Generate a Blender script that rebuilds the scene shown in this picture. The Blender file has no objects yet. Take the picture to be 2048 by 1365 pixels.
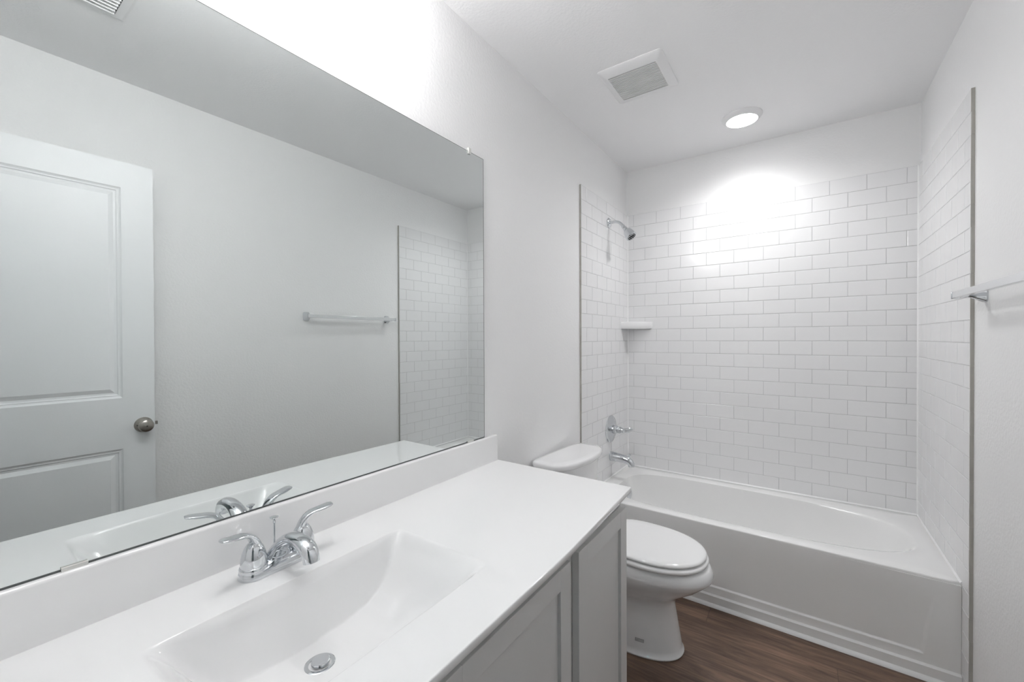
import bpy, bmesh, math, random
from mathutils import Vector, Matrix
random.seed(7)
D = bpy.data
SC = bpy.context.scene
COL = SC.collection
PI = math.pi

# ------------------------------------------------------------------ camera
cam_d = D.cameras.new('camera'); cam = D.objects.new('camera', cam_d); COL.objects.link(cam)
cam_d.sensor_fit = 'HORIZONTAL'; cam_d.sensor_width = 36.0
cam_d.lens = 829.05 / 2048 * 36.0
cam_d.clip_start = 0.01
_r = Vector((0.81925976, 0.57340893, -0.0039543)); _f = Vector((-0.57342162, 0.81922639, -0.00746773))
_r.normalize(); _u = _r.cross(_f).normalized(); _f = _u.cross(_r).normalized()
cam.matrix_world = Matrix(((_r.x, _u.x, -_f.x, 1.01309), (_r.y, _u.y, -_f.y, -2.85285),
                           (_r.z, _u.z, -_f.z, 1.28), (0, 0, 0, 1)))
SC.camera = cam
# ------------------------------------------------------------------ world, exposure, light levels
w = D.worlds.new('world'); SC.world = w; w.use_nodes = True
w.node_tree.nodes['Background'].inputs[0].default_value = (0.75, 0.85, 1.0, 1)
w.node_tree.nodes['Background'].inputs[1].default_value = 0.2
SC.view_settings.view_transform = 'Standard'
SC.view_settings.look = 'None'
SC.view_settings.exposure = 0.42
SC.view_settings.gamma = 1.0
SC.view_settings.use_curve_mapping = False
try:
    SC.cycles.max_bounces = 16; SC.cycles.diffuse_bounces = 10; SC.cycles.glossy_bounces = 8
    SC.cycles.use_denoising = True
except Exception: pass
L_DISC = 14.0        # ceiling disc over the tub, emission of its diffuser
P_DISC = 29.0        # the downward beam of the same disc, watts
L_BULB = 56.0        # three frosted shades of the vanity bar
L_HALL_FILL = 9.0        # unseen hallway disc, added as cool fill through the doorway

# ------------------------------------------------------------------ dimensions
RX = 1.4967          # painted right wall
CZ = 2.44            # ceiling
BY = 0.0095          # painted back wall; tile faces lie at Y = 0
TX0, TX1 = 0.0095, 1.4870   # tile faces left and right
FY = -2.97           # inner face of the entrance wall
LINE1, ROW = 2.0511, 0.0795

# ------------------------------------------------------------------ materials
def _mat(name):
    m = D.materials.new(name); m.use_nodes = True
    return m, m.node_tree.nodes, m.node_tree.links, m.node_tree.nodes['Principled BSDF']
def mat(name, col, rough=.5, metal=0., coat=0., bump=None, spec=None, ior=None, vary=0.0, vscale=6.):
    m, N, L, P = _mat(name)
    P.inputs['Base Color'].default_value = (*col, 1); P.inputs['Roughness'].default_value = rough
    P.inputs['Metallic'].default_value = metal; P.inputs['Coat Weight'].default_value = coat
    P.inputs['Coat Roughness'].default_value = .05
    if ior: P.inputs['IOR'].default_value = ior
    tc = N.new('ShaderNodeTexCoord')
    if vary:
        n = N.new('ShaderNodeTexNoise'); n.inputs['Scale'].default_value = vscale; n.inputs['Detail'].default_value = 3
        r = N.new('ShaderNodeMix'); r.data_type = 'RGBA'
        r.inputs[6].default_value = (*[c * (1 - vary) for c in col], 1); r.inputs[7].default_value = (*[min(1, c * (1 + vary)) for c in col], 1)
        L.new(tc.outputs['Object'], n.inputs['Vector']); L.new(n.outputs['Fac'], r.inputs[0]); L.new(r.outputs[2], P.inputs['Base Color'])
    if bump:
        scale, dist, detail = bump
        n = N.new('ShaderNodeTexNoise'); n.inputs['Scale'].default_value = scale; n.inputs['Detail'].default_value = detail
        n.inputs['Roughness'].default_value = .45
        b = N.new('ShaderNodeBump'); b.inputs['Strength'].default_value = 1.0; b.inputs['Distance'].default_value = dist
        L.new(tc.outputs['Object'], n.inputs['Vector']); L.new(n.outputs['Fac'], b.inputs['Height']); L.new(b.outputs['Normal'], P.inputs['Normal'])
    return m
def emis(name, col, s):
    m, N, L, P = _mat(name)
    P.inputs['Base Color'].default_value = (.9, .9, .9, 1)
    P.inputs['Emission Color'].default_value = (*col, 1); P.inputs['Emission Strength'].default_value = s
    return m
M = {}
M['wall'] = mat('wall_paint', (.825, .825, .825), .55, bump=(95, .0011, 2))
M['ceil'] = mat('ceiling_paint', (.88, .88, .885), .7, bump=(110, .0009, 2))
M['tile'] = mat('glazed_tile', (.80, .80, .805), .13, ior=1.42, bump=(9, .0006, 1))
M['grout'] = mat('tile_grout', (.57, .57, .575), .85, vary=.04, vscale=40)
M['tile_edge'] = mat('tile_edge_mortar', (.40, .39, .36), .8, vary=.12, vscale=25)
M['caulk'] = mat('caulk', (.84, .84, .84), .35)
M['tub'] = mat('tub_enamel', (.83, .83, .825), .13, coat=.3)
M['porcelain'] = mat('toilet_porcelain', (.82, .82, .825), .08, coat=.5)
M['seat'] = mat('toilet_seat_enamel', (.87, .87, .87), .12, coat=.5)
M['marble'] = mat('cultured_marble', (.86, .86, .86), .10, coat=.4)
M['cab'] = mat('cabinet_grey_paint', (.66, .66, .655), .38, bump=(220, .00008, 2))
M['cab_in'] = mat('cabinet_shadow_gap', (.30, .30, .30), .6)
M['chrome'] = mat('polished_chrome', (.68, .70, .72), .045, metal=1.)
M['satin'] = mat('satin_aluminium', (.84, .85, .86), .24, metal=1.)
M['nickel'] = mat('satin_nickel', (.40, .375, .34), .26, metal=1.)
M['mirror'] = mat('mirror_silver', (.77, .80, .793), .0, metal=1.)
M['mirror_edge'] = mat('mirror_dark_edge', (.10, .11, .11), .3)
M['clip'] = mat('clear_plastic', (.70, .70, .67), .15)
M['white_plastic'] = mat('white_plastic', (.80, .80, .805), .35)
M['dark'] = mat('shade_and_pin_black', (.02, .02, .021), .8)  # near-black that paints shade into recesses; also colours the lock pin
M['rubber'] = mat('black_rubber', (.02, .02, .02), .5)
M['bath_door'] = mat('door_white_paint', (.85, .86, .87), .38, bump=(180, .0001, 2))
M['trim'] = mat('trim_white_paint', (.80, .80, .80), .35)
M['ink'] = mat('printed_grey_ink', (.10, .10, .10), .5)
M['disc'] = emis('lit_diffuser', (.99, .99, 1.), L_DISC)
M['bulb'] = emis('lit_frosted_glass', (1., .992, .99), L_BULB)
M['hall_fill'] = emis('hall_fill_diffuser', (.45, .90, 1.), L_HALL_FILL)

def wood_floor():
    m, N, L, P = _mat('wood_plank_floor')
    def n(t, **k):
        x = N.new(t)
        for a, b in k.items(): setattr(x, a, b)
        return x
    def math_(op, a, b=None):
        x = n('ShaderNodeMath', operation=op)
        for i, v in enumerate((a, b)):
            if v is None: continue
            if isinstance(v, (int, float)): x.inputs[i].default_value = v
            else: L.new(v, x.inputs[i])
        return x.outputs[0]
    tc = n('ShaderNodeTexCoord'); sp = n('ShaderNodeSeparateXYZ'); L.new(tc.outputs['Object'], sp.inputs[0])
    PW, PL = .178, 1.22
    v = math_('DIVIDE', math_('ADD', sp.outputs[1], .838 + PW * 40), PW)
    row = math_('FLOOR', v); fv = math_('FRACT', v)
    sh = math_('MULTIPLY', math_('SUBTRACT', row, 40), .381)
    u = math_('ADD', math_('DIVIDE', math_('SUBTRACT', sp.outputs[0], .660), PL), math_('ADD', sh, 50.))
    cell = math_('FLOOR', u); fu = math_('FRACT', u)
    cx = n('ShaderNodeCombineXYZ'); L.new(row, cx.inputs[0]); L.new(cell, cx.inputs[1])
    wn = n('ShaderNodeTexWhiteNoise', noise_dimensions='2D'); L.new(cx.outputs[0], wn.inputs['Vector'])
    # grain
    mp = n('ShaderNodeVectorMath', operation='MULTIPLY'); L.new(tc.outputs['Object'], mp.inputs[0]); mp.inputs[1].default_value = (3.2, 34, 1)
    ad = n('ShaderNodeVectorMath', operation='ADD'); L.new(mp.outputs[0], ad.inputs[0])
    of = n('ShaderNodeVectorMath', operation='SCALE'); L.new(wn.outputs['Color'], of.inputs[0]); of.inputs['Scale'].default_value = 40
    L.new(of.outputs[0], ad.inputs[1])
    g1 = n('ShaderNodeTexNoise'); g1.inputs['Scale'].default_value = 1.5; g1.inputs['Detail'].default_value = 7; g1.inputs['Roughness'].default_value = .62
    g1.inputs['Distortion'].default_value = 1.3
    L.new(ad.outputs[0], g1.inputs['Vector'])
    mp2 = n('ShaderNodeVectorMath', operation='MULTIPLY'); L.new(ad.outputs[0], mp2.inputs[0]); mp2.inputs[1].default_value = (.7, .28, 1)
    g2 = n('ShaderNodeTexNoise'); g2.inputs['Scale'].default_value = 1.0; g2.inputs['Detail'].default_value = 2; g2.inputs['Distortion'].default_value = 1.2
    L.new(mp2.outputs[0], g2.inputs['Vector'])
    s = math_('ADD', math_('MULTIPLY', g1.outputs['Fac'], .62), math_('MULTIPLY', g2.outputs['Fac'], .38))
    s = math_('ADD', s, math_('MULTIPLY', math_('SUBTRACT', wn.outputs['Value'], .5), .13))
    cr = n('ShaderNodeValToRGB'); L.new(s, cr.inputs[0])
    e = cr.color_ramp.elements; e[0].position = .32; e[0].color = (.048, .026, .0168, 1); e[1].position = .70; e[1].color = (.270, .172, .120, 1)
    k = cr.color_ramp.elements.new(.47); k.color = (.125, .077, .053, 1)
    k = cr.color_ramp.elements.new(.57); k.color = (.180, .112, .077, 1)
    # seams
    ev = math_('MINIMUM', fv, math_('SUBTRACT', 1., fv)); eu = math_('MINIMUM', fu, math_('SUBTRACT', 1., fu))
    sv = math_('LESS_THAN', ev, .0045); su = math_('LESS_THAN', eu, .0009)
    seam = math_('MAXIMUM', sv, su)
    mx = n('ShaderNodeMix', data_type='RGBA'); L.new(math_('MULTIPLY', seam, .55), mx.inputs[0]); L.new(cr.outputs[0], mx.inputs[6]); mx.inputs[7].default_value = (.03, .02, .015, 1)
    L.new(mx.outputs[2], P.inputs['Base Color'])
    P.inputs['Roughness'].default_value = .42
    b = n('ShaderNodeBump'); b.inputs['Distance'].default_value = .0004; b.inputs['Strength'].default_value = .6
    L.new(math_('SUBTRACT', g1.outputs['Fac'], seam), b.inputs['Height']); L.new(b.outputs[0], P.inputs['Normal'])
    return m
M['floor'] = wood_floor()

# ------------------------------------------------------------------ mesh helpers
class MB:
    """collects shapes and links them as one mesh object"""
    def __init__(s): s.v = []; s.f = []; s.m = []
    def add(s, vs, fs, mi=0):
        o = len(s.v); s.v += [tuple(v) for v in vs]
        for f in fs: s.f.append([i + o for i in f]); s.m.append(mi)
    def box(s, x0, x1, y0, y1, z0, z1, mi=0):
        x0, x1 = sorted((x0, x1)); y0, y1 = sorted((y0, y1)); z0, z1 = sorted((z0, z1))
        vs = [(x, y, z) for z in (z0, z1) for y in (y0, y1) for x in (x0, x1)]
        s.add(vs, [(0, 2, 3, 1), (4, 5, 7, 6), (0, 1, 5, 4), (2, 6, 7, 3), (0, 4, 6, 2), (1, 3, 7, 5)], mi)
    def loft(s, rings, caps=(True, True), closed=True, mi=0):
        n = len(rings[0]); o = len(s.v)
        for r in rings: s.v += [tuple(p) for p in r]
        for k in range(len(rings) - 1):
            for i in range(n if closed else n - 1):
                j = (i + 1) % n
                s.f.append([o + k * n + i, o + k * n + j, o + (k + 1) * n + j, o + (k + 1) * n + i]); s.m.append(mi)
        if caps[0]: s.f.append([o + i for i in reversed(range(n))]); s.m.append(mi)
        if caps[1]: s.f.append([o + (len(rings) - 1) * n + i for i in range(n)]); s.m.append(mi)
    def lathe(s, prof, base=(0, 0, 0), axis=(0, 0, 1), n=32, caps=(True, True), mi=0):
        """prof: list of (radius, distance along axis)"""
        a = Vector(axis).normalized(); t = Vector((0, 0, 1)) if abs(a.z) < .9 else Vector((1, 0, 0))
        e1 = t.cross(a).normalized(); e2 = a.cross(e1); b = Vector(base)
        s.loft([[b + a * h + (e1 * math.cos(2 * PI * i / n) + e2 * math.sin(2 * PI * i / n)) * max(r, 1e-5) for i in range(n)] for r, h in prof], caps, mi=mi)
    def sweep(s, path, size, n=20, up=(0, 0, 1), caps=(True, True), power=2., mi=0):
        """elliptical (or squarer, power > 2) section of half sizes (side, up) along a path"""
        P = [Vector(p) for p in path]; rings = []; upv = Vector(up)
        for k, p in enumerate(P):
            t = (P[min(k + 1, len(P) - 1)] - P[max(k - 1, 0)]).normalized()
            sd = t.cross(upv)
            if sd.length < 1e-4: sd = Vector((0, 1, 0))
            sd.normalize(); u2 = sd.cross(t).normalized(); a, b = size[k] if isinstance(size[k], (tuple, list)) else (size[k], size[k])
            r = []
            for i in range(n):
                c, d = math.cos(2 * PI * i / n), math.sin(2 * PI * i / n)
                c = math.copysign(abs(c) ** (2 / power), c); d = math.copysign(abs(d) ** (2 / power), d)
                r.append(p + sd * a * c + u2 * b * d)
            rings.append(r)
        s.loft(rings, caps, mi=mi)
    def build(s, name, mats, parent=None, smooth=True, angle=35, bevel=0, seg=2, loc=None):
        me = D.meshes.new(name); me.from_pydata(s.v, [], s.f)
        if not isinstance(mats, (list, tuple)): mats = [mats]
        for m in mats: me.materials.append(m)
        me.polygons.foreach_set('material_index', s.m)
        bm = bmesh.new(); bm.from_mesh(me); bmesh.ops.recalc_face_normals(bm, faces=bm.faces); bm.to_mesh(me); bm.free()
        if smooth:
            me.polygons.foreach_set('use_smooth', [True] * len(me.polygons))
            if angle: me.set_sharp_from_angle(angle=math.radians(angle))
        me.update()
        o = D.objects.new(name, me); COL.objects.link(o)
        if parent: o.parent = parent
        if loc: o.location = loc
        if bevel:
            b = o.modifiers.new('bevel', 'BEVEL'); b.width = bevel; b.segments = seg; b.limit_method = 'ANGLE'; b.angle_limit = math.radians(40)
            b.harden_normals = False
        return o
def boxo(name, m, parent, *a, bevel=0, **k):
    b = MB(); b.box(*a); return b.build(name, m, parent, bevel=bevel, **k)
def empty(name, loc=(0, 0, 0), rz=0):
    o = D.objects.new(name, None); COL.objects.link(o); o.location = loc; o.rotation_euler = (0, 0, rz); o.empty_display_size = .05
    return o
def tag(o, label=None, cat=None, group=None, kind=None):
    if label: o['label'] = label
    if cat: o['category'] = cat
    if group: o['group'] = group
    if kind: o['kind'] = kind
    return o
def bez(p0, p1, p2, p3, n):
    out = []
    for i in range(n + 1):
        t = i / n; q = [(1 - t) ** 3, 3 * t * (1 - t) ** 2, 3 * t * t * (1 - t), t ** 3]
        out.append(tuple(sum(q[j] * p[k] for j, p in enumerate((p0, p1, p2, p3))) for k in range(3)))
    return out
def sstep(a, b, x):
    t = max(0., min(1., (x - a) / (b - a))); return t * t * (3 - 2 * t)
def interp(xs, ys, x):
    if x <= xs[0]: return ys[0]
    for i in range(len(xs) - 1):
        if x <= xs[i + 1]: return ys[i] + (ys[i + 1] - ys[i]) * (x - xs[i]) / (xs[i + 1] - xs[i])
    return ys[-1]

# ------------------------------------------------------------------ room shell
HX0, HX1, HY = -.55, 2.3, -4.35     # hallway behind the camera
DO0, DO1, DOZ = .67, 1.402, 2.05    # doorway
def structure(o): return tag(o, kind='structure')
b = MB(); b.box(HX0 - .1, HX1 + .1, HY - .1, .12, -.10, 0); structure(b.build('floor', M['floor'], smooth=False))
b = MB(); b.box(HX0 - .1, HX1 + .1, HY - .1, .12, CZ, CZ + .1); structure(b.build('ceiling', M['ceil'], smooth=False))
b = MB(); b.box(-.1, 0, FY, .12, 0, CZ); wl = structure(b.build('wall_left', M['wall'], smooth=False))
b = MB(); b.box(RX, RX + .1, FY, .12, 0, CZ); wr = structure(b.build('wall_right', M['wall'], smooth=False))
b = MB(); b.box(0, RX, BY, .12, 0, CZ); wb = structure(b.build('wall_back', M['wall'], smooth=False))
b = MB(); b.box(HX0, DO0, FY - .11, FY, 0, CZ); b.box(DO1, HX1, FY - .11, FY, 0, CZ); b.box(DO0, DO1, FY - .11, FY, DOZ, CZ)
structure(b.build('wall_front', M['wall'], smooth=False))
b = MB(); b.box(HX0 - .1, HX0, HY, FY, 0, CZ); structure(b.build('wall_hall_left', M['wall'], smooth=False))
b = MB(); b.box(HX1, HX1 + .1, HY, FY, 0, CZ); structure(b.build('wall_hall_right', M['wall'], smooth=False))
b = MB(); b.box(HX0, HX1, HY - .1, HY, 0, CZ); structure(b.build('wall_hall_back', M['wall'], smooth=False))

def tiles(name, parent, origin, ua, na, u0, u1, z0, z1, odd0, even0, pitch):
    """running bond of bevelled tiles; ua = direction along the wall, na = normal into the room"""
    O = Vector(origin); U = Vector(ua); Nn = Vector(na); Z = Vector((0, 0, 1)); g = .0013; ch = .0015; dp = .0012
    mb = MB()
    zs = [z1]; k = 1
    while LINE1 - (k - 1) * ROW > z0 + .002: zs.append(LINE1 - (k - 1) * ROW); k += 1
    zs.append(z0)
    for r in range(len(zs) - 1):
        st = odd0 if r % 2 == 0 else even0
        js = [u0]; x = st - math.ceil((st - u0) / pitch) * pitch
        while x < u1 - .004:
            if x > u0 + .004: js.append(x)
            x += pitch
        js.append(u1)
        for a_, c_ in zip(js[:-1], js[1:]):
            a, c, lo, hi = a_ + g, c_ - g, zs[r + 1] + g, zs[r] - g
            q = [(a, lo), (c, lo), (c, hi), (a, hi)]; qi = [(a + ch, lo + ch), (c - ch, lo + ch), (c - ch, hi - ch), (a + ch, hi - ch)]
            vs = [O + U * p[0] + Z * p[1] - Nn * (dp + .001) for p in q] + [O + U * p[0] + Z * p[1] - Nn * dp * .45 for p in q] + [O + U * p[0] + Z * p[1] for p in qi]
            mb.add(vs, [(8, 9, 10, 11)] + [(i, (i + 1) % 4, 4 + (i + 1) % 4, 4 + i) for i in range(4)] + [(4 + i, 4 + (i + 1) % 4, 8 + (i + 1) % 4, 8 + i) for i in range(4)])
    # grout bed
    T = .0095
    P = [O + U * u_ + Z * z_ - Nn * d_ for d_ in (dp, T) for (u_, z_) in ((u0, z0), (u1, z0), (u1, z1), (u0, z1))]
    mb.add(P, [(0, 1, 2, 3), (7, 6, 5, 4), (0, 4, 5, 1), (1, 5, 6, 2), (2, 6, 7, 3), (3, 7, 4, 0)], 1)
    return mb.build(name, [M['tile'], M['grout']], parent, smooth=False)
TOPZ = LINE1 + ROW
tiles('tile_panel', wb, (0, 0, 0), (1, 0, 0), (0, -1, 0), TX0, TX1, .372, TOPZ, TX0 + .0423, TX0 + .0423 + .0774, .15482)
tiles('tile_panel', wl, (TX0, 0, 0), (0, 1, 0), (1, 0, 0), -.745, 0, .0, TOPZ, -.675, -.601, .1475)
tiles('tile_panel', wr, (TX1, 0, 0), (0, 1, 0), (-1, 0, 0), -.775, 0, .0, TOPZ, -.555, -.633, .155)
def edge_strip(par, x0, x1, y0, y1):
    mb = MB(); z = TOPZ; k = 0
    while z > .01:                       # the bare ends of the tiles, one per course
        z2 = max(0, z - ROW) ; j = random.uniform(-.0007, .0007)
        mb.box(x0 - (j if par is wr else 0), x1 - (j if par is wl else 0), y0 + j, y1, z2 + .0012, z); mb.box(x0 + .001, x1 - .001, y0 + .0012, y1, z2, z2 + .0012); z = z2
    return tag(mb.build('edge_strip', M['tile_edge'], par, smooth=False), label='grey bare edge of the tiles')
edge_strip(wl, 0, TX0 - .0004, -.7485, -.745)
edge_strip(wr, TX1 + .0004, RX, -.7800, -.775)
for par, x, sx in ((wl, TX0, 1), (wr, TX1, -1)):
    mb = MB(); mb.add([(x, -.0002, .385), (x + sx * .005, -.0002, .385), (x, -.0052, .385), (x, -.0002, TOPZ), (x + sx * .005, -.0002, TOPZ), (x, -.0052, TOPZ)],
                      [(0, 1, 2), (3, 5, 4), (1, 4, 5, 2), (0, 2, 5, 3), (0, 3, 4, 1)])
    mb.build('corner_caulk', M['caulk'], par, smooth=False)

# baseboards, doorway casing, floor strip
def baseboard(name, x0, x1, y0, y1, face):
    """face: direction of the visible side"""
    mb = MB(); prof = [(0, 0), (.013, 0), (.013, .062), (.010, .074), (.004, .083), (0, .083)]
    r = []
    for (px, pz) in prof:
        if face == 'x-': r.append(((x1 - px, y0, pz), (x1 - px, y1, pz)))
        elif face == 'x+': r.append(((x0 + px, y0, pz), (x0 + px, y1, pz)))
        else: r.append(((x0, y0 + px, pz), (x1, y0 + px, pz)))
    n = len(r); mb.v = [q[0] for q in r] + [q[1] for q in r]
    mb.f = [[i, (i + 1) % n, n + (i + 1) % n, n + i] for i in range(n)] + [list(range(n)), list(range(2 * n - 1, n - 1, -1))]; mb.m = [0] * len(mb.f)
    return structure(mb.build(name, M['trim'], smooth=False))
baseboard('baseboard_right', RX - .013, RX, FY, -.782, 'x-')
baseboard('baseboard_left', 0, .013, -1.543, -.750, 'x+')
for nm, a in (('trim_1', (DO0 - .058, DO0, FY, FY + .014, 0, DOZ + .058)), ('trim_2', (DO1, DO1 + .05, FY, FY + .014, 0, DOZ + .058)), ('trim_3', (DO0, DO1, FY, FY + .014, DOZ, DOZ + .058))):
    structure(boxo(nm, M['trim'], None, *a, bevel=.004))
mb = MB(); mb.box(DO0, DO0 + .018, FY - .11, FY, 0, DOZ); mb.box(DO1 - .002, DO1, FY - .11, FY - .045, 0, DOZ); mb.box(DO0 + .018, DO1 - .002, FY - .11, FY, DOZ - .002, DOZ)
structure(mb.build('trim_4', M['trim'], smooth=False))

# white quarter strip between tub apron and floor
mb = MB(); q = [(0, 0), (-.014, 0), (-.0125, .005), (-.009, .010), (-.004, .0135), (0, .0145)]
A = (TX0, -.694, 0); Bp = (TX1, -.712, 0)
mb.loft([[(P[0], P[1] + a, b_) for a, b_ in q] for P in (A, Bp)])
structure(mb.build('trim_5', M['caulk'], None))

# ------------------------------------------------------------------ bathtub
def build_tub():
    root = tag(empty('bathtub', (0, 0, 0)), 'white alcove bathtub between the tiled walls, with a plain panelled apron', 'bathtub')
    X0, X1, Y1, Z = TX0 + .0006, TX1 - .0006, -.0006, .385
    def yf(x): return -.684 - .016 * (x - X0) / (X1 - X0)      # front of the deck
    Nn = 160
    def inner(t, s):
        """rim outline; s = 0 at the rim, 1 at the floor"""
        xc, yc = .735, -.353
        c, d = math.cos(t), math.sin(t)
        ax = (1.418 - xc) if c > 0 else (xc - .098); ay = (yc * -1 - .088) if d > 0 else (.622 + yc)
        ex = 2.5 if c > 0 else 4.2
        x = math.copysign(abs(c) ** (2 / ex), c); y = math.copysign(abs(d) ** (2 / (2.9 if c > 0 else 4.0)), d)
        cc = sstep(0, 1, max(c, 0))
        # sides slope in; the right end slopes far more (backrest)
        kx = (1 - .50 * s ** .85) if c > 0 else (1 - .13 * s); ky = 1 - .20 * s - .35 * s * (1 - s * .5) * cc
        return xc + ax * x * kx, yc + ay * y * ky
    def outer(t):
        # same angular parameter projected to the rectangle
        x, y = inner(t, 0); dx, dy = x - .735, y + .353
        if dx > 0: k1 = (X1 - .735) / dx
        elif dx < 0: k1 = (X0 - .735) / dx
        else: k1 = 1e9
        if dy > 1e-9: k2 = (Y1 + .353) / dy
        elif dy < -1e-9: k2 = (yf(x) + .353) / dy
        else: k2 = 1e9
        k = min(k1, k2); px, py = .735 + dx * k, -.353 + dy * k
        return px, max(py, yf(px)) if dy < 0 else py
    ts = [2 * PI * (i + .5) / Nn for i in range(Nn)]
    rings = []
    rings.append([(*outer(t), Z - .012) for t in ts])
    rings.append([(*outer(t), Z - .005) for t in ts])
    def mixr(k, z): return [(outer(t)[0] * (1 - k) + inner(t, 0)[0] * k, outer(t)[1] * (1 - k) + inner(t, 0)[1] * k, z) for t in ts]
    rings.append(mixr(.010, Z - .0015)); rings.append(mixr(.03, Z)); rings.append(mixr(.5, Z)); rings.append(mixr(.90, Z - .0005))
    # rolled inner lip, then the basin wall
    for s, dz in ((0, .003), (.012, .008), (.03, .018), (.07, .045), (.16, .10), (.30, .165), (.50, .235), (.70, .275), (.86, .297), (.97, .308), (1.08, .312), (1.5, .315)):
        rings.append([(*inner(t, s), Z - dz) for t in ts])
    # shrink the last rings to close the floor
    cx, cy = .62, -.353
    last = rings[-1]
    for k in (.5, .9): rings.append([(p[0] + (cx - p[0]) * k, p[1] + (cy - p[1]) * k, Z - .317) for p in last])
    mb = MB(); mb.loft(rings, caps=(False, True))
    body = mb.build('tub_basin', M['tub'], root, angle=60)
    # apron: columns along x, profile in z, relief panel
    mb = MB()
    def prof(x, z):
        """outward offset of the apron face at x, z"""
        o = 0.
        if z > .360: o -= .0
        o += .020 * sstep(.10, .02, z) * 0
        # raised toe band at the bottom
        if z < .048: o += .012
        elif z < .053: o += .012 * (1 - (z - .048) / .005)
        # sunk field bounded by a soft step; right boundary leans inwards towards the floor
        xb = 1.385 + .10 * max(0, (z - .09)) * 1.4; xl = .11
        zb = .085 + (.003)
        inside = min(sstep(zb - .0025, zb + .0035, z), 1 - sstep(.20, .35, z), 1 - sstep(xb - .006, xb + .004, x), sstep(xl - .004, xl + .006, x))
        o -= .0075 * inside
        return o
    xs = sorted(set([X0 + (X1 - X0) * i / 60 for i in range(61)] + [1.36 + .004 * i for i in range(26)]))
    xs = [x for x in xs if x <= X1 + 1e-6]
    zs = [.0, .012, .03, .044, .048, .0505, .053, .06, .075, .083, .085, .087, .089, .0915, .094, .10, .12, .15, .18, .21, .24, .27, .30, .32, .335, .345, .355, .365, .3735]
    vs = []
    for z in zs:
        for x in xs: vs.append((x, yf(x) + .0002 - prof(x, z), z))
    n = len(xs)
    mb.add(vs, [(j * n + i, j * n + i + 1, (j + 1) * n + i + 1, (j + 1) * n + i) for j in range(len(zs) - 1) for i in range(n - 1)])
    # top return to the deck and a back face so the apron is solid
    top = [(x, yf(x) + .02, .3735) for x in xs]; bot = [(x, yf(x) + .02, 0.) for x in xs]
    o0 = len(mb.v); mb.v += top + bot; t0 = (len(zs) - 1) * n
    for i in range(n - 1):
        mb.f.append([t0 + i, t0 + i + 1, o0 + i + 1, o0 + i]); mb.m.append(0)
        mb.f.append([i + 1, i, o0 + n + i, o0 + n + i + 1]); mb.m.append(0)
        mb.f.append([o0 + i, o0 + i + 1, o0 + n + i + 1, o0 + n + i]); mb.m.append(0)
    mb.build('apron', M['tub'], root, angle=50)
    # white caulk bead where the deck meets the tiles
    mb = MB()
    for par, A_, B_, nn in (('trim_6', (TX0, .0004, 0), (TX1, .0004, 0), (0, -1)), ('trim_7', (TX0 - .0004, yf(X0), 0), (TX0 - .0004, 0, 0), (1, 0)), ('trim_8', (TX1 + .0004, yf(X1), 0), (TX1 + .0004, 0, 0), (-1, 0))):
        mb = MB(); mb.loft([[(P[0] + nn[0] * a, P[1] + nn[1] * a, Z + h) for a, h in ((0, -.006), (.0012, -.006), (.0058, .0003), (.0048, .0012), (.0022, .0040), (.0004, .0062), (0, .0064))] for P in (A_, B_)])
        structure(mb.build(par, M['caulk'], None, angle=60))
    # drain and overflow at the tap end
    mb = MB(); mb.lathe([(.034, 0), (.034, .006), (.030, .010), (.012, .012), (0, .012)], (.137, -.353, .318), (1, 0, .12), 32)
    tag(mb.build('overflow_plate', M['chrome'], root), label='round chrome overflow plate')
    mb = MB(); mb.lathe([(.030, 0), (.030, .003), (.022, .005), (.020, .003), (0, .004)], (.30, -.353, .068), (0, 0, 1), 32)
    tag(mb.build('drain', M['chrome'], root), label='chrome tub drain')
    mb = MB(); mb.box(X0 + .005, X1 - .005, yf(X0) + .02, Y1 - .002, 0.001, .055)
    mb.build('tub_foot', M['tub'], root, smooth=False)
build_tub()

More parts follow.
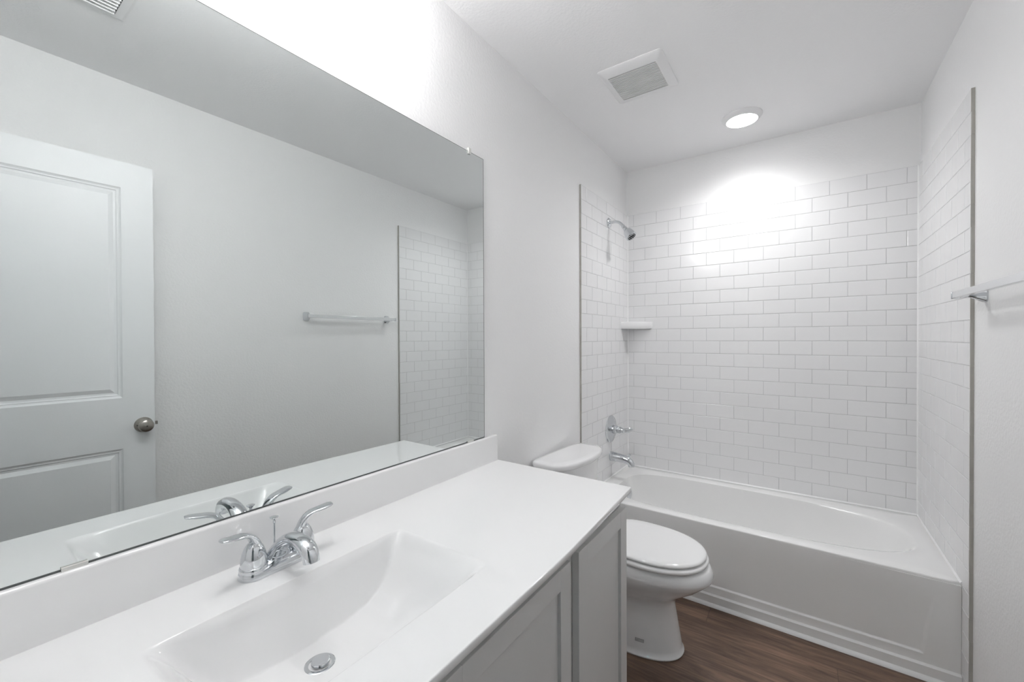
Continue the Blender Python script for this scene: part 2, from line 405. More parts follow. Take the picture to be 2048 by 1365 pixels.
# ------------------------------------------------------------------ shower fittings on the tiled left wall
def shower_head():
    root = tag(empty('shower', (TX0, -.348, 2.005)), 'chrome shower head on a bent arm high on the tiled left wall', 'shower head')
    mb = MB(); mb.lathe([(.031, 0), (.031, .003), (.027, .008), (.016, .012), (.011, .014)], n=36, axis=(1, 0, 0)); mb.build('flange', M['chrome'], root)
    p = [(0.008, 0, 0)] + bez((.02, 0, 0), (.060, 0, .003), (.072, -.002, -.006), (.100, -.004, -.042), 12)
    mb = MB(); mb.sweep(p, [.0092] * len(p), n=18, up=(0, 1, 0)); mb.build('arm', M['chrome'], root)
    d = Vector((.55, -.05, -.72)).normalized(); b0 = Vector((.094, -.004, -.035))
    mb = MB(); mb.lathe([(.0115, 0), (.0125, .002), (.0125, .014), (.0105, .016), (.0105, .020), (.015, .024), (.015, .034), (.012, .038)], b0, d, 24)
    mb.build('ball_joint', M['chrome'], root)
    c = b0 + d * .034
    mb = MB(); mb.lathe([(.012, 0), (.019, .004), (.026, .012), (.0295, .024), (.0315, .038), (.034, .050), (.034, .058), (.0315, .061), (.029, .0605), (0, .0595)], c, d, 40)
    head = mb.build('spray_bell', M['chrome'], root)
    mb = MB(); e = c + d * .0605; t1 = d.cross(Vector((0, 1, 0))).normalized(); t2 = d.cross(t1).normalized()
    mb.lathe([(.0275, -.0005), (.0275, .0012), (0, .0012)], e, d, 32)
    face = mb.build('spray_face', M['chrome'], head)
    mb = MB()
    for rr, k in ((.022, 12), (.013, 8), (.004, 3)):
        for i in range(k):
            a = 2 * PI * i / k + rr * 50; q = e + t1 * rr * math.cos(a) + t2 * rr * math.sin(a)
            mb.lathe([(.0030, 0), (.0026, .0035), (0, .0038)], q + d * .001, d, 10)
    tag(mb.build('nozzles', M['rubber'], head), label='black rubber nozzles')
shower_head()
def valve():
    root = tag(empty('shower_valve', (TX0, -.322, .695)), 'round chrome shower valve plate with lever, above the tub spout', 'shower valve')
    mb = MB(); mb.lathe([(.086, 0), (.086, .003), (.082, .007), (.060, .011), (.034, .0135), (.030, .016)], n=56, axis=(1, 0, 0)); mb.build('escutcheon', M['chrome'], root)
    mb = MB(); mb.lathe([(.027, .012), (.027, .040), (.024, .044), (.019, .046), (.021, .052), (.021, .066), (.017, .072), (.017, .080), (.014, .088), (.006, .093), (0, .094)], n=32, axis=(1, 0, 0)); mb.build('hub', M['chrome'], root)
    p = bez((.070, 0, 0), (.092, .004, -.002), (.112, .016, -.001), (.132, .034, .008), 10)
    mb = MB(); mb.sweep(p, [(.009, .010), (.010, .011), (.0105, .012), (.0105, .0130), (.010, .0140), (.009, .0150), (.008, .0155), (.007, .015), (.006, .014), (.005, .012), (.003, .008)], n=18)
    mb.build('lever', M['chrome'], root)
valve()
def tub_spout():
    root = tag(empty('tub_spout', (TX0, -.323, .522)), 'chrome tub spout with diverter knob, just above the tub', 'tub spout')
    p = [(0, 0, 0), (.010, 0, 0), (.050, 0, -.002), (.085, 0, -.005), (.110, 0, -.010), (.127, 0, -.020), (.135, 0, -.034), (.136, 0, -.046)]
    sz = [(.030, .030), (.030, .030), (.0275, .027), (.0255, .0245), (.0240, .023), (.0225, .022), (.0205, .0205), (.0190, .0195)]
    mb = MB(); mb.sweep(p, sz, n=28, up=(0, 1, 0)); mb.build('spout_body', M['chrome'], root)
    mb = MB(); mb.lathe([(.004, 0), (.004, .016), (.0085, .018), (.0095, .022), (.0085, .027), (0, .028)], (.122, 0, .002), (.05, 0, 1), 20)
    mb.build('diverter_knob', M['chrome'], root)
tub_spout()
def corner_shelf():
    r = .172; n = 14
    def outline(rr, z, ins=0):
        pts = [(ins, -ins, z)]
        pts += [(ins, -ins - (rr - .035) * (i / 4) - 0.0001, z) for i in range(1, 5)]
        # bowed front from left wall to back wall with rounded tips
        A_ = Vector((ins, -rr, z)); B_ = Vector((rr, -ins, z))
        c = bez((ins, -rr, z), (ins + rr * .22, -rr * 1.02, z), (rr * .95, -rr * .32, z), (rr, -ins, z), n)
        pts += c
        pts += [((rr - .035) * (1 - i / 4) + ins, -ins, z) for i in range(1, 4)]
        return pts
    mb = MB()
    mb.loft([outline(r * .70, -.0345), outline(r * .88, -.034), outline(r * .965, -.030), outline(r * .99, -.023), outline(r, -.014), outline(r, .012), outline(r * .99, .0155), outline(r * .965, .0165), outline(r * .93, .013), outline(r * .85, .0075), outline(r * .5, .0065)])
    o = mb.build('corner_shelf', M['porcelain'], None, angle=40); o.location = (TX0, 0, 1.370)
    o.scale = (1.0, .80, 1.0)
    tag(o, 'small white ceramic corner shelf on the tiles below the shower head', 'shelf')
corner_shelf()

# ------------------------------------------------------------------ towel bar on the right wall
def towel_bar():
    root = tag(empty('towel_bar', (RX, -1.19, 1.417)), 'square metal towel bar on the painted wall beside the tiles', 'towel bar')
    def sq(h, w_, x, n=20, pw=5):
        return [(x, w_ * math.copysign(abs(math.cos(2 * PI * i / n)) ** (2 / pw), math.cos(2 * PI * i / n)), h * math.copysign(abs(math.sin(2 * PI * i / n)) ** (2 / pw), math.sin(2 * PI * i / n))) for i in range(n)]
    for y in (.300, -.300):
        mb = MB(); mb.loft([[(p[0], p[1] + y, p[2]) for p in sq(h, w_, x, 32)] for h, w_, x in ((.0275, .0200, 0), (.0280, .0205, -.004), (.0262, .0188, -.008), (.0215, .0150, -.016), (.0140, .0105, -.030), (.0105, .0090, -.040), (.0100, .0090, -.050), (.0115, .0110, -.054), (.0115, .0110, -.058))])
        mb.build('post', M['chrome'], root, angle=30)
    mb = MB(); mb.box(-.072, -.0575, -.326, .326, -.0105, .0105)
    mb.build('bar', M['satin'], root, bevel=.0012)
    for y in (.326, -.330):
        mb = MB(); mb.box(-.0735, -.056, y, y + .004, -.012, .012); mb.build('end_cap', M['chrome'], root, bevel=.001)
towel_bar()

# ------------------------------------------------------------------ exhaust fan, ceiling light, air register
def fan():
    root = tag(empty('exhaust_fan', (.4115, -.998, CZ)), 'square white exhaust fan grille on the ceiling', 'fan')
    W, Hh = .1385, .1475
    def rr(w_, h_, z, rad, n=8):
        pts = []
        for qx, qy, a0 in ((1, 1, 0), (-1, 1, 90), (-1, -1, 180), (1, -1, 270)):
            for i in range(n + 1):
                a = math.radians(a0 + 90 * i / n); pts.append((qx * (w_ - rad) + rad * math.cos(a), qy * (h_ - rad) + rad * math.sin(a), z))
        return pts
    mb = MB(); gx, gy = .104, .100
    mb.loft([rr(W, Hh, 0, .014), rr(W, Hh, -.003, .014), rr(W - .003, Hh - .003, -.0055, .013), rr(W - .012, Hh - .016, -.0105, .011), rr(gx + .010, gy + .012, -.0160, .006), rr(gx, gy, -.0175, .003), rr(gx, gy, -.005, .004)], caps=(True, False))
    mb.build('frame', M['white_plastic'], root, angle=30)
    mb = MB(); mb.box(-gx, gx, -gy, gy, -.006, -.004); mb.build('shade_sheet', M['dark'], root, smooth=False)  # black sheet behind the slats, painted as the shade of a deeper opening
    n = 21; pitch = 2 * gy / n
    for i in range(n - 1):
        y = -gy + pitch * (i + 1)
        mb = MB(); mb.box(-gx, gx, y - pitch * .22, y + pitch * .22, -.0178, -.010); mb.build('slat', M['white_plastic'], root, smooth=False)
fan()
def disc_light(name, loc, m, label, r=.095):
    root = tag(empty(name, loc), label, 'ceiling light')
    mb = MB(); mb.lathe([(r, 0), (r, -.003), (r - .003, -.008), (r - .012, -.018), (r - .020, -.0225), (r - .022, -.0225), (r - .0225, -.018)], n=64, caps=(True, False)); mb.build('trim_ring', M['white_plastic'], root)
    mb = MB(); mb.lathe([(r - .0225, -.017), (r - .0225, -.0215), (0, -.0216)], n=64); mb.build('diffuser', m, root)
    return root
dl = disc_light('ceiling_light', (.752, -.362, CZ), M['disc'], 'round lit disc light on the ceiling above the bathtub')
sd = D.lights.new('disc_beam', 'SPOT'); sd.energy = P_DISC; sd.spot_size = math.radians(160); sd.spot_blend = 1.0; sd.shadow_soft_size = .07; sd.color = (1, 1, 1)
so = D.objects.new('disc_beam', sd); COL.objects.link(so); so.parent = dl; so.location = (0, 0, -.030)
disc_light('ceiling_light', (1.05, -3.62, CZ), M['hall_fill'], 'added fill light disc on the unseen hallway ceiling outside the door', r=.12)  # unseen lamp, added to send cool fill light in from the hall

def register():
    x0, x1, y0, y1 = .735, 1.022, -2.775, -2.417
    cx, cy = (x0 + x1) / 2, (y0 + y1) / 2
    root = tag(empty('air_register', (cx, cy, CZ)), 'white louvred air register on the ceiling near the door', 'air vent')
    W, Hh, iw, ih = (x1 - x0) / 2, (y1 - y0) / 2, (x1 - x0) / 2 - .03, (y1 - y0) / 2 - .03
    mb = MB()
    R = lambda a, b_, z: [(a, b_, z), (-a, b_, z), (-a, -b_, z), (a, -b_, z)]
    mb.loft([R(W, Hh, 0), R(W, Hh, -.003), R(W - .008, Hh - .008, -.007), R(iw, ih, -.008), R(iw, ih, -.002)], caps=(True, False)); mb.build('frame', M['white_plastic'], root, smooth=False)
    mb = MB(); mb.box(-iw, iw, -ih, ih, -.0028, -.0015); mb.build('shade_sheet', M['dark'], root, smooth=False)  # black sheet behind the louvres stands in for the shade of the duct
    n = 6
    for sgn in (1, -1):
        for i in range(n):
            x = sgn * (.012 + (iw - .016) * i / (n - 1))
            mb = MB(); t = .004
            mb.add([(x, -ih, -.003), (x + sgn * t, -ih, -.011), (x + sgn * (t + .0022), -ih, -.011), (x + .0022 * sgn, -ih, -.003), (x, ih * .98, -.003), (x + sgn * t, ih * .98, -.011), (x + sgn * (t + .0022), ih * .98, -.011), (x + .0022 * sgn, ih * .98, -.003)],
                   [(0, 1, 2, 3), (4, 7, 6, 5), (0, 4, 5, 1), (1, 5, 6, 2), (2, 6, 7, 3), (3, 7, 4, 0)])
            mb.build('louvre', M['white_plastic'], root, smooth=False)
    mb = MB(); mb.box(-.004, .004, -ih, ih, -.010, -.003); mb.box(-iw, iw, -.003, .003, -.006, -.003); mb.build('centre_bar', M['white_plastic'], root, smooth=False)
    mb = MB(); mb.box(iw - .008, iw + .0, ih - .09, ih - .082, -.016, -.008); mb.build('damper_tab', M['white_plastic'], root, smooth=False)
register()

# ------------------------------------------------------------------ vanity light bar above the mirror (just above the photo's top edge)
def vanity_light():
    root = tag(empty('vanity_light', (0, -2.42, 2.325)), 'three-light chrome vanity bar with frosted shades above the mirror', 'wall light')
    boxo('backplate', M['chrome'], root, 0.0005, .022, -.28, .28, -.030, .030, bevel=.004)
    for y in (-.20, 0, .20):
        mb = MB(); p = bez((.015, y, 0), (.07, y, .0), (.115, y, .02), (.115, y, -.018), 8); mb.sweep(p, [.008] * 9, n=14, up=(0, 1, 0)); mb.build('arm', M['chrome'], root)
        mb = MB(); mb.lathe([(.010, 0), (.022, -.004), (.024, -.022), (.020, -.026)], (.115, y, -.012), (0, 0, 1), 28); mb.build('socket', M['chrome'], root)
        mb = MB(); mb.lathe([(.022, 0), (.030, -.010), (.035, -.030), (.038, -.060), (.039, -.082), (.033, -.086), (0, -.086)], (.115, y, -.032), (0, 0, 1), 36); mb.build('glass_shade', M['bulb'], root)
vanity_light()

# ------------------------------------------------------------------ wall mirror
def wall_mirror():
    root = tag(empty('wall_mirror', (0, -2.275, .897)), 'wide frameless mirror on the wall behind the sink', 'mirror')
    y0, y1, z1 = -.675, .672, 1.071
    boxo('glass_pane', M['mirror'], root, .001, .0055, y0, y1, .0012, z1, smooth=False)
    mb = MB(); mb.box(.001, .0060, y0, y1, -.0028, .0012); tag(mb.build('bottom_edge', M['mirror_edge'], root, smooth=False), label='dark bottom edge')
    mb = MB(); mb.box(.001, .0060, y1, y1 + .0013, -.0028, z1); mb.box(.001, .0060, y0, y1 + .0013, z1, z1 + .0009); tag(mb.build('side_edge', M['mirror_edge'], root, smooth=False), label='thin dark top and side edge')
    for y in (-.431, .588):
        mb = MB(); mb.box(.0001, .0105, y - .016, y + .016, -.0036, -.0026); mb.box(.0062, .0105, y - .016, y + .016, -.0036, .0040)
        tag(mb.build('bottom_clip', M['clip'], root, bevel=.0006), label='metal clip under the lower edge')
    for y in (-.431, .590):
        mb = MB(); mb.lathe([(.0075, 0), (.0075, .005), (.005, .008), (0, .0085)], (.0004, y, z1 + .0085), (1, 0, 0), 20); mb.box(.0066, .0105, y - .0065, y + .0065, z1 - .009, z1 + .012)
        tag(mb.build('top_clip', M['clip'], root, bevel=.0006), label='clear clip over the upper edge')
wall_mirror()

# ------------------------------------------------------------------ vanity cabinet
VY1 = -1.552                              # right end panel
def cabinet():
    root = tag(empty('vanity_cabinet', (0, VY1, 0)), 'grey painted shaker vanity cabinet under the white countertop', 'cabinet')
    L_ = -2.965 - VY1
    # carcass with toe kick
    mb = MB()
    mb.box(.004, .510, L_, L_ + .016, .095, .7755); mb.box(.004, .510, -.016, 0, .095, .7755)     # end panels
    mb.box(.004, .510, L_ + .016, -.016, .095, .113); mb.box(.004, .010, L_ + .016, -.016, .113, .640)  # bottom and back
    mb.box(.004, .450, L_, -.0, 0.0005, .095)                                                      # plinth
    mb.build('carcass', M['cab'], root, smooth=False)
    mb = MB()                              # face frame: stiles and rails
    for a, c in ((-.040, 0), (-.395, -.343), (-.845, -.800), (L_, L_ + .04)): mb.box(.510, .530, a, c, .095, .7755)
    for a, c in ((-.343, -.040), (-.800, -.395), (L_ + .04, -.845)): mb.box(.510, .530, a, c, .725, .7755); mb.box(.510, .530, a, c, .095, .130)
    mb.build('face_frame', M['cab'], root, smooth=False)
    def door(y0, y1, hinge):
        z0, z1, st, x0, x1 = .108, .735, .050, .531, .551
        mb = MB()
        mb.box(x0, x1, y0, y0 + st, z0, z1); mb.box(x0, x1, y1 - st, y1, z0, z1)
        mb.box(x0, x1 - .0003, y0 + st, y1 - st, z1 - st, z1); mb.box(x0, x1 - .0003, y0 + st, y1 - st, z0, z0 + st)
        d = mb.build('door', M['cab'], root, bevel=.0009)
        mb = MB(); mb.box(x0 + .001, x1 - .009, y0 + st - .002, y1 - st + .002, z0 + st - .002, z1 - st + .002)
        mb.build('panel', M['cab'], d, smooth=False)
        return d
    door(-.349, -.002, 1); door(-.838, -.395, 1); door(-1.325, -.882, -1)
cabinet()

# ------------------------------------------------------------------ countertop with integrated basin and backsplash
BX0, BX1, BYa, BYb, DEP = .171, .463, -2.660, -2.154, .130
def basin_z(x, y):
    """depth below the top surface"""
    if not (BX0 < x < BX1 and BYa < y < BYb): return 0.
    dyr, dyl = BYb - y, y - BYa
    xs_ = [0, .003, .009, .030, .045, .062, .085, .115, .155, .255]; ys_ = [0, .0012, .0065, .029, .052, .080, .103, .119, .127, .130]
    # smooth monotone ramp
    def ramp(d):
        a = 0
        for k in (-2, -1, 0, 1, 2): a += interp(xs_, ys_, max(0, d + k * min(.003, d * .5)))
        return a / 5
    d1 = min(ramp(dyr), ramp(dyl)) if abs(dyr - dyl) > .08 else (ramp(dyr) + ramp(dyl)) / 2
    def front(d): return DEP * (1 - (1 - min(1, d / .165)) ** 2.6) * d / (d + .004) * 1.0215 if d > 0 else 0
    d2 = front(BX1 - x)
    d3 = DEP * (1 - (1 - min(1., (x - BX0) / .030)) ** 2.2)
    return d1 * (d2 / DEP) * (d3 / DEP) + .006 * math.exp(-(((x - .258) / .06) ** 2 + ((y + 2.419) / .09) ** 2))
def countertop():
    root = tag(empty('countertop', (0, VY1, .7765)), 'glossy white countertop with integrated rectangular basin over the grey cabinet', 'countertop')
    ZT = .793; y_end, y_st = -1.531, -2.966
    def xf(y): return .5585 + .022 * min(1, (y_end - y) / .5) - .0
    def lines(a, b_, dense0, dense1, dstep, step):
        out = []; x = a
        while x < b_ - 1e-9:
            out.append(x); x += dstep if dense0 - 1e-9 <= x < dense1 else step
            if out[-1] < dense0 < x: x = dense0
        out.append(b_); return out
    sx = (BX1 - BX0) / 96; sy = (BYb - BYa) / 120
    xs = lines(.0, .556, BX0 - sx, BX1 + sx * .5, sx, .03)
    ys = lines(y_st, y_end, BYa - sy, BYb + sy * .5, sy, .05)
    nx, ny = len(xs), len(ys)
    vs = []
    for y in ys:
        for x in xs:
            xx = x * (1 if x <= BX1 + .01 else 1) + (xf(y) - .006 - .556) * sstep(BX1 + .01, .556, x)
            vs.append((xx, y - VY1, ZT - basin_z(x, y) - .7765))
    mb = MB()
    mb.add(vs, [(j * nx + i, j * nx + i + 1, (j + 1) * nx + i + 1, (j + 1) * nx + i) for j in range(ny - 1) for i in range(nx - 1)])
    # rounded front nose and the right end
    t = ZT - .7765
    nose = [(0, t), (.0036, t), (.0048, t - .0003), (.0056, t - .0011), (.006, t - .0026), (.006, .002), (.005, .0005), (-.03, .0005)]
    o = len(mb.v)
    for y in ys:
        for a, z in nose: mb.v.append((xf(y) - .006 + a, y - VY1, z))
    k = len(nose)
    for j in range(ny - 1):
        for i in range(k - 1): mb.f.append([o + j * k + i, o + (j + 1) * k + i, o + (j + 1) * k + i + 1, o + j * k + i + 1]); mb.m.append(0)
    yy = y_end - VY1; xe = xf(y_end) - .006
    e = [(0, t, yy), (0, t - .001, yy + .002), (0, t - .004, yy + .0035), (0, .001, yy + .0035), (0, .0005, yy)]
    mb.loft([[(x_, q[2], q[1]) for q in e] for x_ in (0, xe)], caps=(True, True), closed=False)
    mb.loft([[(xe + (a if r else 0), yy + bb, z) for a, z, bb in [(nx_[0], nx_[1], 0) for nx_ in nose[:7]]] if r == 2 else
             [(xe, yy, t), (xe, yy + .0008, t - .0004), (xe, yy + .002, t - .001), (xe, yy + .0035, t - .004), (xe, yy + .0035, t - .006), (xe, yy + .0035, .001), (xe, yy, .0005)] if r == 0 else
             [(xe + nx_[0] * .7, yy + min(.0025, nx_[0] * .45 + .0), nx_[1]) for nx_ in nose[:7]] for r in (0, 1, 2)], caps=(False, False), closed=False)
    mb.build('counter_slab', M['marble'], root, angle=85)
    # backsplash
    mb = MB(); hh = .8945 - .7765
    prof = [(.0005, t - .002), (.019, t - .002), (.0175, t + .004), (.017, t + .010), (.017, hh - .006), (.0162, hh - .0025), (.0140, hh - .0007), (.0110, hh), (.0005, hh)]
    ya, yb = y_st - VY1, y_end - VY1
    mb.loft([[(x_, ya, z) for x_, z in prof], [(x_, yb - .004, z) for x_, z in prof], [(max(.0005, x_ - .0012), yb - .001, z - (.0008 if z > t + .02 else 0)) for x_, z in prof], [(max(.0005, x_ - .004), yb, z - (.003 if z > t + .02 else 0)) for x_, z in prof]])
    mb.build('backsplash', M['marble'], root, angle=40)
    # drain
    zd = ZT - basin_z(.258, -2.419) - .7765
    mb = MB(); mb.lathe([(.0275, -.003), (.0275, .0012), (.0255, .0024), (.0205, .0020), (.0195, -.001), (.0195, -.010), (0, -.010)], (.258, -2.419 - VY1, zd), (0, 0, 1), 40, caps=(False, True))
    d = mb.build('drain_ring', M['chrome'], root)
    mb = MB(); mb.lathe([(.0192, -.0095), (.0192, -.004), (0, -.004)], (.258, -2.419 - VY1, zd), (0, 0, 1), 32); mb.build('throat_shade', M['dark'], d)  # black disc paints in the shade below the stopper
    mb = MB(); mb.lathe([(.006, -.009), (.006, .0035), (.0160, .0040), (.0168, .0050), (.0168, .0075), (.0155, .0088), (.008, .0094), (0, .0095)], (.2590, -2.4185 - VY1, zd), (0, 0, 1), 36); mb.build('stopper', M['chrome'], d)
countertop()

# ------------------------------------------------------------------ faucet
def faucet():
    root = tag(empty('faucet', (.088, -2.411, .7932)), 'chrome two-lever sink faucet standing behind the basin', 'faucet')
    def stad(a, b_, z, n=12):
        pts = []
        for s_ in (1, -1):
            for i in range(n + 1):
                t = -PI / 2 + PI * i / n if s_ == 1 else PI / 2 + PI * i / n
                # the stadium lies along y
                pts.append((b_ * math.sin(t) * (1 if s_ == 1 else 1), s_ * (a - b_) + b_ * math.cos(t), z) if s_ == 1 else (b_ * math.sin(t), -(a - b_) + b_ * math.cos(t), z))
        return pts
    mb = MB(); mb.loft([stad(.080, .0285, 0), stad(.0805, .029, .002), stad(.0785, .0275, .012), stad(.076, .0255, .015), stad(.070, .020, .017)])
    mb.build('base_plate', M['chrome'], root, angle=45)
    # raised arched bridge that carries the spout
    sections = []
    for i in range(21):
        y = -.058 + .116 * i / 20; h = .008 + .006 * math.exp(-(y / .03) ** 2); wd = .019 + .004 * math.exp(-(y / .03) ** 2)
        sections.append([(wd * math.cos(PI * j / 10), y, .012 + h * math.sin(PI * j / 10)) for j in range(11)])
    mb = MB(); mb.loft(sections, closed=False, caps=(True, True))
    mb.build('bridge', M['chrome'], root, angle=60)
    p = bez((-.006, 0, .014), (.006, 0, .048), (.044, 0, .078), (.086, 0, .074), 14) + bez((.086, 0, .074), (.112, 0, .072), (.127, 0, .062), (.128, 0, .044), 6)[1:]
    sz = []
    for i in range(len(p)):
        t = i / (len(p) - 1)
        sz.append((interp([0, .25, .6, .85, 1], [.020, .0140, .0120, .0150, .0148], t), interp([0, .25, .6, .85, 1], [.031, .0195, .0165, .0175, .0155], t)))
    mb = MB(); mb.sweep(p, sz, n=32, up=(0, 1, 0), caps=(True, True))
    # sweep's side axis is in-plane here, so sizes are (in-plane, across)
    sp = mb.build('spout', M['chrome'], root, angle=60)
    mb = MB(); mb.lathe([(.0115, 0), (.0115, .004), (.009, .0055), (0, .0055)], (.129, 0, .050), (0, 0, -1), 24); tag(mb.build('aerator', M['chrome'], sp), label='round aerator under the spout tip')
    for s_ in (-1, 1):
        mb = MB(); mb.lathe([(.0265, .010), (.0268, .018), (.0255, .0215), (.0243, .0222), (.0243, .0240), (.0240, .034), (.0215, .047), (.0175, .058), (.0120, .066), (.0060, .070), (0, .071)], (0, s_ * .051, 0), (0, 0, 1), 40)
        h = mb.build('handle', M['chrome'], root, angle=50)
        y = s_ * .051
        p = bez((-.002, y - s_ * .006, .056), (.0, y + s_ * .000, .080), (.002, y + s_ * .010, .090), (.006, y + s_ * .030, .092), 8) + bez((.006, y + s_ * .030, .092), (.009, y + s_ * .042, .0935), (.011, y + s_ * .050, .0955), (.013, y + s_ * .063, .0975), 6)[1:]
        sz = [(.0125, .0090), (.0125, .0082), (.0122, .0074), (.0122, .0066), (.0124, .0058), (.0126, .0052), (.0130, .0048), (.0134, .0045), (.0138, .0043), (.0141, .0041), (.0143, .0039), (.0143, .0038), (.0140, .0036), (.0130, .0032), (.0085, .0022)]
        mb = MB(); mb.sweep(p, sz[:len(p)], n=24, up=(0, 0, 1) if True else None, power=2.6); mb.build('lever', M['chrome'], h, angle=60)
    mb = MB(); mb.lathe([(.0019, 0), (.0019, .068), (.0028, .070), (.0030, .073), (.0024, .076), (.0060, .0795), (.0088, .082), (.0088, .0832), (.0050, .0846), (0, .0848)], (-.026, .002, .012), (0, 0, 1), 20)
    mb.build('lift_rod', M['chrome'], root)
faucet()

# ------------------------------------------------------------------ toilet
def toilet():
    root = tag(empty('toilet', (.0, -1.058, 0), math.radians(-4.2)), 'white two-piece toilet with closed lid between vanity and tub', 'toilet')
    N_ = 72
    def egg(xb, xf_, hw, z, sq=2.0, neck=1.0):
        """outline with a blunt back at xb, rounded front at xf_"""
        xc = xb + (xf_ - xb) * .48; pts = []
        for i in range(N_):
            t = 2 * PI * i / N_; c, d = math.cos(t), math.sin(t)
            if c >= 0: x = xc + (xf_ - xc) * abs(c) ** (2 / 2.15); e = 2.15
            else: x = xc - (xc - xb) * abs(c) ** (2 / 3.0); e = 2.6
            y = hw * math.copysign(abs(d) ** (2 / e), d)
            if neck != 1.0: y *= neck + (1 - neck) * sstep(xb, xb + (xf_ - xb) * .55, x)
            pts.append((x, y, z))
        return pts
    # bowl and pedestal in one piece
    mb = MB()
    mb.loft([egg(.16, .622, .130, 0, neck=.9), egg(.16, .625, .132, .006, neck=.9), egg(.16, .6245, .1315, .009, neck=.9), egg(.162, .6205, .1275, .0105, neck=.89), egg(.17, .6165, .1235, .030, neck=.82),
             egg(.175, .608, .116, .08, neck=.76), egg(.18, .598, .108, .14, neck=.74), egg(.18, .590, .104, .190, neck=.76), egg(.175, .591, .107, .210, neck=.78),
             egg(.165, .606, .120, .230, neck=.82), egg(.150, .642, .142, .258, neck=.86), egg(.130, .684, .163, .288, neck=.9), egg(.115, .714, .175, .315, neck=.95), egg(.10, .733, .1815, .334),
             egg(.10, .736, .1825, .345), egg(.10, .731, .180, .362), egg(.10, .724, .1765, .374), egg(.104, .720, .174, .3785), egg(.12, .707, .166, .3805), egg(.2, .6, .10, .3805)])
    mb.build('bowl', M['porcelain'], root, angle=70)
    # rear shelf that carries the tank
    mb = MB(); R = lambda x0, x1, h, z: [(x0 + (x1 - x0) * (.5 + .5 * math.copysign(abs(math.cos(2 * PI * i / 40)) ** .45, math.cos(2 * PI * i / 40))), h * math.copysign(abs(math.sin(2 * PI * i / 40)) ** .45, math.sin(2 * PI * i / 40)), z) for i in range(40)]
    mb.loft([R(.06, .30, .085, .18), R(.045, .30, .10, .26), R(.03, .30, .125, .325), R(.03, .30, .135, .350), R(.03, .30, .135, .380), R(.034, .296, .131, .3855)]); mb.build('tank_shelf', M['porcelain'], root, angle=60)
    # trapway bulge on each side
    for s_ in (1, -1):
        p = bez((.30, s_ * .055, .20), (.22, s_ * .085, .26), (.14, s_ * .075, .22), (.17, s_ * .060, .05), 12)
        mb = MB(); mb.sweep(p, [(.040, .045)] * 13, n=20); mb.build('trapway', M['porcelain'], root, angle=60)
        mb = MB(); mb.lathe([(.015, 0), (.015, .008), (.012, .016), (.005, .020), (0, .0205)], (.33, s_ * .104, .014), (0, 0, 1), 20); mb.build('bolt_cap', M['white_plastic'], root)
    # seat and lid
    def rim(dx, dw, z): return egg(.265 - dx, .712 + dx, .177 + dw, z)
    mb = MB(); mb.loft([rim(-.06, -.06, .3835), rim(-.010, -.009, .3838), rim(-.002, -.002, .3862), rim(.003, .003, .391), rim(.004, .004, .396), rim(.002, .002, .401), rim(-.004, -.004, .4038), rim(-.06, -.06, .4040)])
    mb.build('seat', M['seat'], root, angle=70)
    mb = MB(); mb.loft([rim(-.06, -.06, .4072), rim(-.013, -.012, .4074), rim(-.007, -.006, .4090), rim(-.003, -.002, .4130), rim(-.004, -.003, .4180), rim(-.010, -.008, .4222), rim(-.022, -.018, .4245), rim(-.06, -.05, .4260), rim(-.14, -.12, .4270)])
    mb.build('lid', M['seat'], root, angle=70)
    for s_ in (1, -1):
        mb = MB(); mb.sweep([(.250, s_ * .075 - .018, .402), (.250, s_ * .075 + .018, .402)], [.012, .012], n=20); mb.box(.236, .262, s_ * .075 - .016, s_ * .075 + .016, .384, .402)
        mb.build('hinge', M['seat'], root)
    mb = MB()                               # small grey print low on the near side of the foot
    # tank: tapered body with bowed front
    def tank(x0, x1, hw, z, bow, rad=.03):
        pts = []; n = 40
        for i in range(n):
            t = 2 * PI * i / n; c, d = math.cos(t), math.sin(t)
            x = .5 + .5 * math.copysign(abs(c) ** .38, c); y = math.copysign(abs(d) ** .38, d)
            xx = x0 + (x1 - x0) * x + (bow * (1 - y * y) * x)
            pts.append((xx, hw * y, z))
        return pts
    mb = MB(); mb.loft([tank(.030, .145, .165, .386, .020), tank(.026, .150, .175, .395, .022), tank(.022, .155, .185, .46, .028), tank(.020, .158, .195, .60, .034), tank(.020, .160, .200, .690, .036)])
    mb.build('tank', M['porcelain'], root, angle=60)
    mb = MB(); mb.loft([tank(.018, .160, .206, .6905, .040), tank(.014, .164, .216, .694, .044), tank(.012, .168, .2205, .702, .046), tank(.012, .169, .2215, .714, .046), tank(.014, .166, .2190, .721, .045), tank(.020, .160, .2130, .7245, .044), tank(.04, .140, .180, .7262, .038)])
    mb.build('tank_lid', M['porcelain'], root, angle=60)
    # flush lever on the side next to the vanity
    mb = MB(); mb.lathe([(.014, 0), (.014, .004), (.010, .010), (.006, .014)], (.188, -.150, .648), (1, 0, 0), 20); mb.sweep([(.200, -.150, .648), (.204, -.125, .646), (.204, -.085, .642)], [(.005, .007), (.005, .007), (.003, .005)], n=14); mb.build('flush_lever', M['chrome'], root)
    # printed mark: three short rows of dashes on the foot
    bowl = [o for o in root.children if o.name.startswith('bowl')][0]
    from mathutils.bvhtree import BVHTree
    bv = BVHTree.FromPolygons([v.co.copy() for v in bowl.data.vertices], [list(p_.vertices) for p_ in bowl.data.polygons])
    mb = MB()
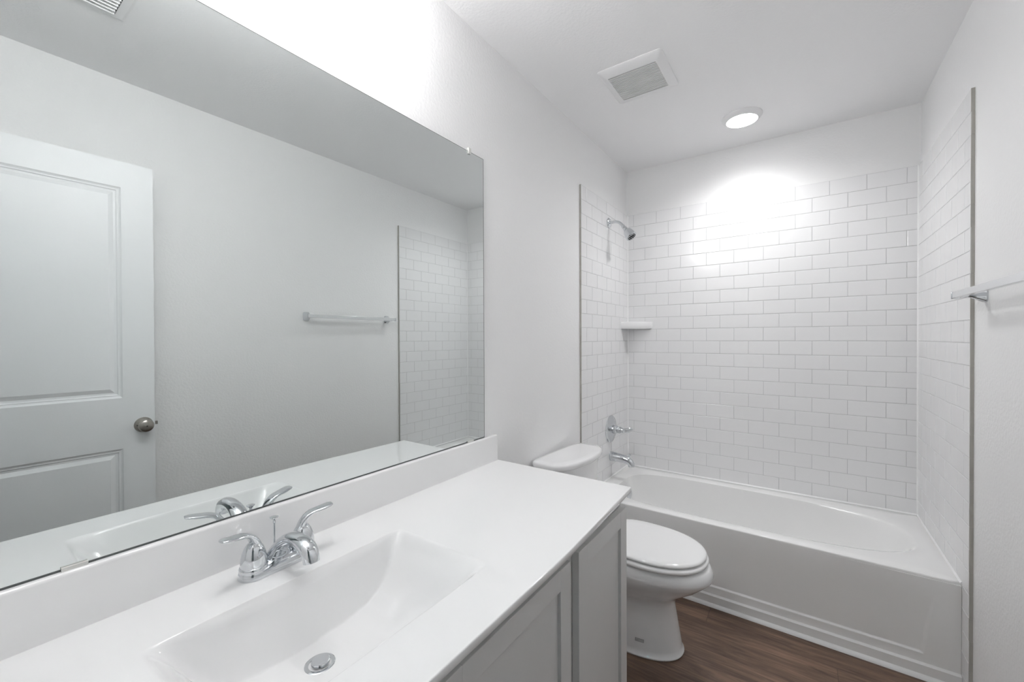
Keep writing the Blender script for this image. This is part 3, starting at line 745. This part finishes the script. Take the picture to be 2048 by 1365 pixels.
    for r in range(3):
        for i in range(7):
            x0 = .470 + .0050 * i; z0 = .064 - .0045 * r
            q = []
            for (dx, dz) in ((0, 0), (.0036, 0), (.0036, .0020), (0, .0020)):
                h = bv.ray_cast(Vector((x0 + dx, -.4, z0 + dz)), Vector((0, 1, 0)))
                q.append(h[0] + h[1] * .0003 * (1 if h[1].y < 0 else -1))
            nn = Vector((0, -.0004, 0))
            mb.add([a for a in q] + [a + nn for a in q], [(0, 1, 2, 3), (4, 7, 6, 5), (0, 4, 5, 1), (1, 5, 6, 2), (2, 6, 7, 3), (3, 7, 4, 0)])
    tag(mb.build('printed_mark', M['ink'], root, smooth=False), label='small dark printed mark on the foot')
toilet()

# ------------------------------------------------------------------ bathroom door, open against the right wall
def door():
    W_, H_, T_ = .711, 2.030, .035
    hx, hy = 1.3975, -2.9625
    ang = math.atan2(2.9625 - 2.2518, -(1.3975 - 1.3711))       # direction hinge -> latch
    root = structure(empty('door_1', (hx, hy, .008), ang))       # local x runs from the hinge to the latch, local +y faces the room
    root['label'] = 'white two-panel door standing open, seen in the mirror'
    offs = [0, .005, .009, .013, .017, .024, .040]; hts = [0, -.0035, -.0050, -.0048, -.0080, -.0085, -.0020]
    panels = [(.105, .606, .242, .805), (.105, .606, 1.022, 1.920)]
    mb = MB()
    for side in (1, -1):
        yy = 0. if side == 1 else -T_
        P3 = lambda x, z, h: (x, yy + side * h, z)
        # frame faces around the panels
        zs = [0, panels[0][2], panels[0][3], panels[1][2], panels[1][3], H_]; xs = [0, .105, .606, W_]
        for j in range(5):
            for i in range(3):
                if i == 1 and j in (1, 3): continue
                mb.add([P3(xs[i], zs[j], 0), P3(xs[i + 1], zs[j], 0), P3(xs[i + 1], zs[j + 1], 0), P3(xs[i], zs[j + 1], 0)], [(0, 1, 2, 3)])
        for (a, c, lo, hi) in panels:
            mb.loft([[P3(a + o, lo + o, h), P3(c - o, lo + o, h), P3(c - o, hi - o, h), P3(a + o, hi - o, h)] for o, h in zip(offs, hts)], caps=(False, True))
    mb.add([(0, 0, 0), (W_, 0, 0), (W_, -T_, 0), (0, -T_, 0), (0, 0, H_), (W_, 0, H_), (W_, -T_, H_), (0, -T_, H_)], [(0, 1, 2, 3), (4, 5, 6, 7), (0, 4, 7, 3), (1, 5, 6, 2)])
    mb.build('door_leaf', M['bath_door'], root, smooth=False)
    kx, kz = .672, .897
    for s_, y0 in ((1, 0), (-1, -T_)):
        mb = MB(); mb.lathe([(.0325, 0), (.0325, .003), (.029, .008), (.017, .011), (.0125, .013)], (kx, y0, kz), (0, s_, 0), 40); k = mb.build('knob_rose', M['nickel'], root)
        L2 = .058 if s_ == 1 else .052
        mb = MB(); mb.lathe([(.0115, .010), (.0110, .022), (.014, .026), (.0225, .032), (.0265, .040), (.0270, .047), (.0240, .054), (.0160, .0585), (.006, .060), (0, .0602)] if s_ == 1 else [(.0115, .010), (.0110, .018), (.020, .026), (.0260, .034), (.0265, .040), (.022, .048), (0, .052)], (kx, y0, kz), (0, s_, 0), 40); mb.build('door_knob', M['nickel'], root)
        if s_ == 1:
            mb = MB(); mb.lathe([(.0028, .0600), (.0028, .0612), (0, .0612)], (kx, y0, kz), (0, 1, 0), 12); mb.box(kx - .025, kx - .018, y0 + .0045, y0 + .0105, kz - .002, kz + .002); mb.build('lock_pin', M['dark'], root)
    mb = MB(); mb.box(W_ - .001, W_ + .0012, -.029, -.006, kz - .028, kz + .028); mb.build('latch_plate', M['nickel'], root)
    mb = MB(); mb.box(W_ + .001, W_ + .012, -.023, -.011, kz - .007, kz + .007); mb.build('latch_bolt', M['nickel'], root)
    for z in (.18, 1.0, 1.82):
        mb = MB(); mb.lathe([(.006, 0), (.006, .09)], (-.004, -T_ + .0, z), (0, 0, 1), 16); mb.build('hinge', M['nickel'], root)
door()
bpy.context.view_layer.update()
